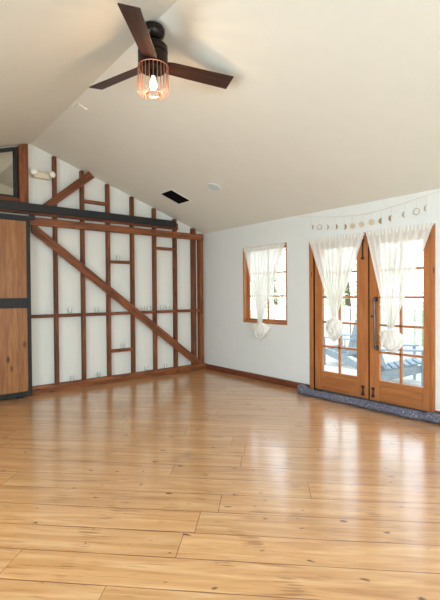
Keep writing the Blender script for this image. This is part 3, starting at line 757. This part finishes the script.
# ------------------------------------------------------------------ moon garland
gx = -.012
gar = tag(empty('moon_garland', (0, -3.45, 2.3)), 'string garland of thirteen gold moon phases on the wall above the french doors', 'garland')
def PG(n, bm, m, **k):
    o = obj(n, bm, m, gar, **k); o.location = -gar.location; return o
sp = [(-2.40, 2.562), (-2.75, 2.50), (-3.10, 2.455), (-3.45, 2.437), (-3.75, 2.458), (-4.0, 2.492), (-4.25, 2.53), (-4.55, 2.566)]
def sz(y):
    for (a, za), (c, zc_) in zip(sp, sp[1:]):
        if c <= y <= a: f = (a-y)/(a-c); return za+(zc_-za)*f
    return sp[-1][1]
sm = [Vector(cat([(gx, a, b_) for a, b_ in sp], t*(len(sp)-1)/40)) for t in range(40)]
PG('string', tube(bmesh.new(), sm, .0022, 6), 'palegold')
for q in (sm[0], sm[-1], Vector((gx, -3.45, 2.437))):
    PG('nail', tube(bmesh.new(), [(-.014, q.y, q.z), (-.0004, q.y, q.z)], .003, 8), 'gold')
moons = [(-2.605, 2.375, 'r', .55), (-2.746, 2.36, 'o', 0), (-2.865, 2.345, 'r', .6), (-3.013, 2.33, 'r', .35), (-3.156, 2.31, 'r', .15), (-3.278, 2.308, 'f', 0), (-3.41, 2.312, 'f', 0), (-3.552, 2.32, 'f', 0), (-3.688, 2.318, 'l', .0), (-3.819, 2.332, 'l', .2), (-3.994, 2.352, 'l', .55), (-4.125, 2.365, 'o', 0), (-4.25, 2.384, 'l', .6)]
names = {'r': 'gold crescent moon', 'l': 'gold crescent moon', 'o': 'thin ring moon', 'f': 'pale full moon disc'}
for (y, z, kd, k) in moons:
    R_ = .037 if kd == 'o' else .037
    bm = bmesh.new(); n = 28
    f0 = lambda a, b_: (gx-.002, y-a, z+b_); f1 = lambda a, b_: (gx+.002, y-a, z+b_)
    if kd in 'rl':
        s = 1 if kd == 'r' else -1
        out = [(s*R_*math.cos(PI*q/n-PI/2), R_*math.sin(PI*q/n-PI/2)) for q in range(n+1)]
        inn = [(s*k*R_*math.cos(PI*q/n-PI/2), R_*math.sin(PI*q/n-PI/2)) for q in range(n-1, 0, -1)]
        for q in range(n):   # strips, so the concave outline stays clean
            a1, a2 = PI*q/n-PI/2, PI*(q+1)/n-PI/2
            quad = [(s*R_*math.cos(a1), R_*math.sin(a1)), (s*R_*math.cos(a2), R_*math.sin(a2)), (s*k*R_*math.cos(a2), R_*math.sin(a2)), (s*k*R_*math.cos(a1), R_*math.sin(a1))]
            for P4 in (quad,):
                A = [bm.verts.new(f0(*p)) for p in P4]; Bq = [bm.verts.new(f1(*p)) for p in P4]
                bm.faces.new(A); bm.faces.new(Bq[::-1])
                for i in (0, 2): j = (i+1) % 4; bm.faces.new((A[j], A[i], Bq[i], Bq[j]))
        bmesh.ops.remove_doubles(bm, verts=bm.verts[:], dist=1e-5)
    elif kd == 'o':
        tube(bm, [(gx, y+R_*math.cos(2*PI*q/32), z+R_*math.sin(2*PI*q/32)) for q in range(33)], .0032, 6, caps=False)
    else:
        prism(bm, [(R_*math.cos(2*PI*q/32), R_*math.sin(2*PI*q/32)) for q in range(32)], f0, f1)
    o = PG('moon', bm, 'palegold' if kd in 'f' else 'gold'); o['label'] = names[kd]
    PG('thread', tube(bmesh.new(), [(gx, y, z+R_), (gx, y, sz(y))], .001, 5), 'palegold')

# ------------------------------------------------------------------ outside
struct(obj('deck_floor', B(((.16, -8.0, -.14), (3.4, 1.4, -.05))), 'deck'))
struct(obj('ground', B(((.16, -30, -.9), (60, 30, -.6))), 'grass'))
rl = tag(empty('deck_railing', (3.3, -3.3, -.05)), 'white picket railing along the far edge of the deck', 'railing')
def PR(n, bm, m, par=rl, **k):
    o = obj(n, bm, m, par, **k); o.location = -rl.location if par is rl else (0, 0, 0); return o
PR('top_rail', B(((3.24, -8.0, 1.08), (3.36, 1.4, 1.12))), 'rail_white', bevel=.004)
PR('bottom_rail', B(((3.27, -8.0, .04), (3.33, 1.4, .08))), 'rail_white')
for k in range(6): PR('post', B(((3.25, -7.95+1.86*k, -.05), (3.35, -7.85+1.86*k, 1.08))), 'rail_white', bevel=.004)
y = -4.3
n_p = 0
while y < 1.3 and n_p < 52:
    PR('picket', B(((3.285, y-.05, .08), (3.315, y+.05, 1.08))), 'rail_white'); y += .145; n_p += 1
bm = bmesh.new(); y = -4.445
while y > -7.9: bx(bm, (3.285, y-.05, .08), (3.315, y+.05, 1.08)); y -= .145
PR('far_pickets', bm, 'rail_white')['kind'] = 'stuff'

def adirondack(name, loc, rz, label):
    root = empty(name, loc, rz); tag(root, label, 'chair', 'grey deck chairs')
    def P(n, bm, **k): return obj(n, bm, 'grey_wood', root, **k)
    # local: sitter faces -Y; seat slopes back
    bm = bmesh.new()
    for k in range(6):
        y = -.27+k*.095; z = .36-(y+.27)*.22
        bx(bm, (-.27, y-.042, z-.011), (.27, y+.042, z+.011))
    P('seat', bm)
    bm = bmesh.new()
    for k in range(5):
        x = (k-2)*.112; h_ = .86-abs(k-2)*.05
        mt = Matrix.Translation((x, .24, .24)) @ Matrix.Rotation(-.33, 4, 'X') @ Matrix.Rotation((k-2)*.03, 4, 'Y')
        bx(bm, (-.052, -.01, 0), (.052, .01, h_), mt)
    mt = Matrix.Translation((0, .24, .24)) @ Matrix.Rotation(-.33, 4, 'X')
    bx(bm, (-.30, .012, .33), (.30, .034, .40), mt); bx(bm, (-.26, .012, .70), (.26, .034, .76), mt)
    P('backrest', bm)
    for s in (-1, 1):
        bm = bmesh.new()
        prism(bm, [(-.36, .0), (-.32, .07), (.30, .055), (.42, .02), (.42, -.03)], lambda a, b_: (s*.34-.065, a, .565+b_*0), lambda a, b_: (s*.34-.065, a, .59)) if False else bx(bm, (s*.345-.068, -.36, .565), (s*.345+.068, .42, .588))
        P('arm', bm, bevel=.008)
        P('leg', B(((s*.30-.045+(.0), -.30, 0), (s*.30+.045, -.27, .565))))
        bm = bmesh.new(); mt = Matrix.Translation((s*.285, 0, 0))
        prism(bm, [(-.33, .24), (-.33, .35), (.25, .235), (.62, .06), (.62, 0), (.50, 0)], lambda a, b_: (s*.285-.012, a, b_), lambda a, b_: (s*.285+.012, a, b_))
        P('leg', bm)
    return root
adirondack('adirondack_chair', (1.78, -2.98, -.05), math.radians(38), 'grey slatted wooden deck chair seen through the lower panes of the right french door')
adirondack('adirondack_chair', (2.6, -1.35, -.05), PI, 'grey slatted wooden deck chair seen through the left french door')
adirondack('adirondack_chair', (2.58, -3.80, -.05), -PI/2, 'grey slatted wooden deck chair by the railing at the right edge of the right door')

def tree(name, x, y, h, r, seed, m, label, cat='tree'):
    rnd = random.Random(seed); root = tag(empty(name, (x, y, -.6)), label, cat, 'greenery beyond the deck')
    obj('trunk', tube(bmesh.new(), [(0, 0, 0), (.05, .03, h*.35), (0, .1, h*.7)], [.14, .10, .05], 10), 'bark', root, smooth=True)
    bm = bmesh.new(); cs = [(Vector((rnd.uniform(-r, r)*.6, rnd.uniform(-r, r)*.6, h*rnd.uniform(.35, .92))), r*rnd.uniform(.4, .65)) for _ in range(9)]
    for k in range(3400):
        c, q = rnd.choice(cs); v = Vector((rnd.gauss(0, 1), rnd.gauss(0, 1), rnd.gauss(0, 1))).normalized()*q*rnd.uniform(.7, 1.05)+c
        if v.z < .05: continue
        d = Vector((rnd.gauss(0, 1), rnd.gauss(0, 1), rnd.gauss(0, 1))).normalized(); e_ = d.orthogonal().normalized(); s_ = rnd.uniform(.05, .10)
        a, b_ = d*s_, e_*s_*.45
        bm.faces.new([bm.verts.new(v-a), bm.verts.new(v+b_), bm.verts.new(v+a), bm.verts.new(v-b_)])
    obj('foliage', bm, m, root)
for i, (x, y, h, r, m_) in enumerate([(7.0, 1.5, 4.2, 1.5, 'leaf2'), (6.2, -2.2, 3.0, 1.2, 'leaf'), (8.5, 4.5, 5.0, 1.8, 'leaf2'), (10.5, -1.5, 4.0, 1.6, 'leaf2'), (6.3, -5.6, 3.4, 1.4, 'leaf'), (11, 8.5, 5.0, 2.0, 'leaf2')]):
    tree('garden_tree', x, y, h, r, 40+i, m_, ['pale leafy tree beyond the railing, seen through the left french door', 'green bush-like tree just behind the railing, seen through the right french door', 'pale leafy tree seen through the small window', 'pale leafy tree far behind the railing, between the two doors', 'green tree right beyond the railing, at the right edge of the right door', 'pale distant tree seen at the far left of the small window'][i])

# ------------------------------------------------------------------ light
W = bpy.data.worlds.new('world'); bpy.context.scene.world = W; W.use_nodes = True
nt = W.node_tree; bg = nt.nodes['Background']
tc = nt.nodes.new('ShaderNodeTexCoord'); sp = nt.nodes.new('ShaderNodeSeparateXYZ'); r = nt.nodes.new('ShaderNodeValToRGB')
nt.links.new(tc.outputs['Generated'], sp.inputs[0]); nt.links.new(sp.outputs[2], r.inputs[0])
r.color_ramp.elements[0].color = (.88, .95, 1, 1); r.color_ramp.elements[1].color = (.68, .84, 1, 1)
nt.links.new(r.outputs[0], bg.inputs[0]); bg.inputs[1].default_value = 3.4
def area(name, loc, rot, sx, sy, power, col=(1, 1, 1), portal=False):
    l = bpy.data.lights.new(name, 'AREA'); l.shape = 'RECTANGLE'; l.size = sx; l.size_y = sy; l.energy = power; l.color = col
    if portal: l.cycles.is_portal = True
    o = bpy.data.objects.new(name, l); C.objects.link(o); o.location = loc; o.rotation_euler = rot
    return o
# daylight standing outside the windows of the unseen walls
DAY = (.64, .85, 1)
area('daylight', (XL-.25, -7.4, 1.5), (0, -PI/2+.5, 0), 1.4, 1.6, 100, DAY)
area('daylight', (XL-.25, -4.3, 1.5), (0, -PI/2+.5, 0), 1.4, 1.8, 150, DAY)
area('daylight', (-4.5, YF-.25, 1.55), (PI/2-.5, 0, 0), 1.6, 1.5, 150, DAY)
area('daylight', (-1.7, YF-.25, 1.55), (PI/2-.5, 0, 0), 1.6, 1.5, 80, DAY)
for (ya, yb, za, zb) in ((DY0, DY1, 0, DZ1), (WY0, WY1, WZ0, WZ1)):
    area('sky_portal', (.2, (ya+yb)/2, (za+zb)/2), (0, PI/2, 0), zb-za, yb-ya, 1, portal=True)
l = bpy.data.lights.new('fan_bulb', 'POINT'); l.energy = 7; l.color = (1, .68, .42); l.shadow_soft_size = .012
o = bpy.data.objects.new('fan_bulb', l); C.objects.link(o); o.location = (FX, FY, 3.3-.234)
l = bpy.data.lights.new('loft_fill', 'POINT'); l.energy = 7; l.color = (1, .9, .78); l.shadow_soft_size = .1  # unseen fill light added to brighten the loft behind the pane
o = bpy.data.objects.new('loft_fill', l); C.objects.link(o); o.location = (-2.4, 1.2, 3.2)

# ------------------------------------------------------------------ camera
yaw, pitch, roll = math.radians(39.17676), math.radians(-.84381), math.radians(-.43766)
f = Vector((math.sin(yaw), math.cos(yaw), 0)); rr = Vector((math.cos(yaw), -math.sin(yaw), 0)); u = Vector((0, 0, 1))
f2 = f*math.cos(pitch)+u*math.sin(pitch); u2 = u*math.cos(pitch)-f*math.sin(pitch)
r3 = rr*math.cos(roll)+u2*math.sin(roll); u3 = u2*math.cos(roll)-rr*math.sin(roll)
cam = bpy.data.cameras.new('camera'); co = bpy.data.objects.new('camera', cam); C.objects.link(co)
mt = Matrix((r3, u3, -f2)).transposed().to_4x4(); mt.translation = (-4.87802, -6.48596, 1.43); co.matrix_world = mt
cam.sensor_fit = 'HORIZONTAL'; cam.sensor_width = 36; cam.lens = 422.44/440*36; cam.clip_start = .05
S = bpy.context.scene; S.camera = co
S.view_settings.view_transform = 'Standard'; S.view_settings.look = 'None'; S.view_settings.gamma = 1
S.view_settings.use_curve_mapping = False; S.view_settings.exposure = -0.04
S.cycles.max_bounces = 12; S.cycles.diffuse_bounces = 6; S.cycles.transparent_max_bounces = 24
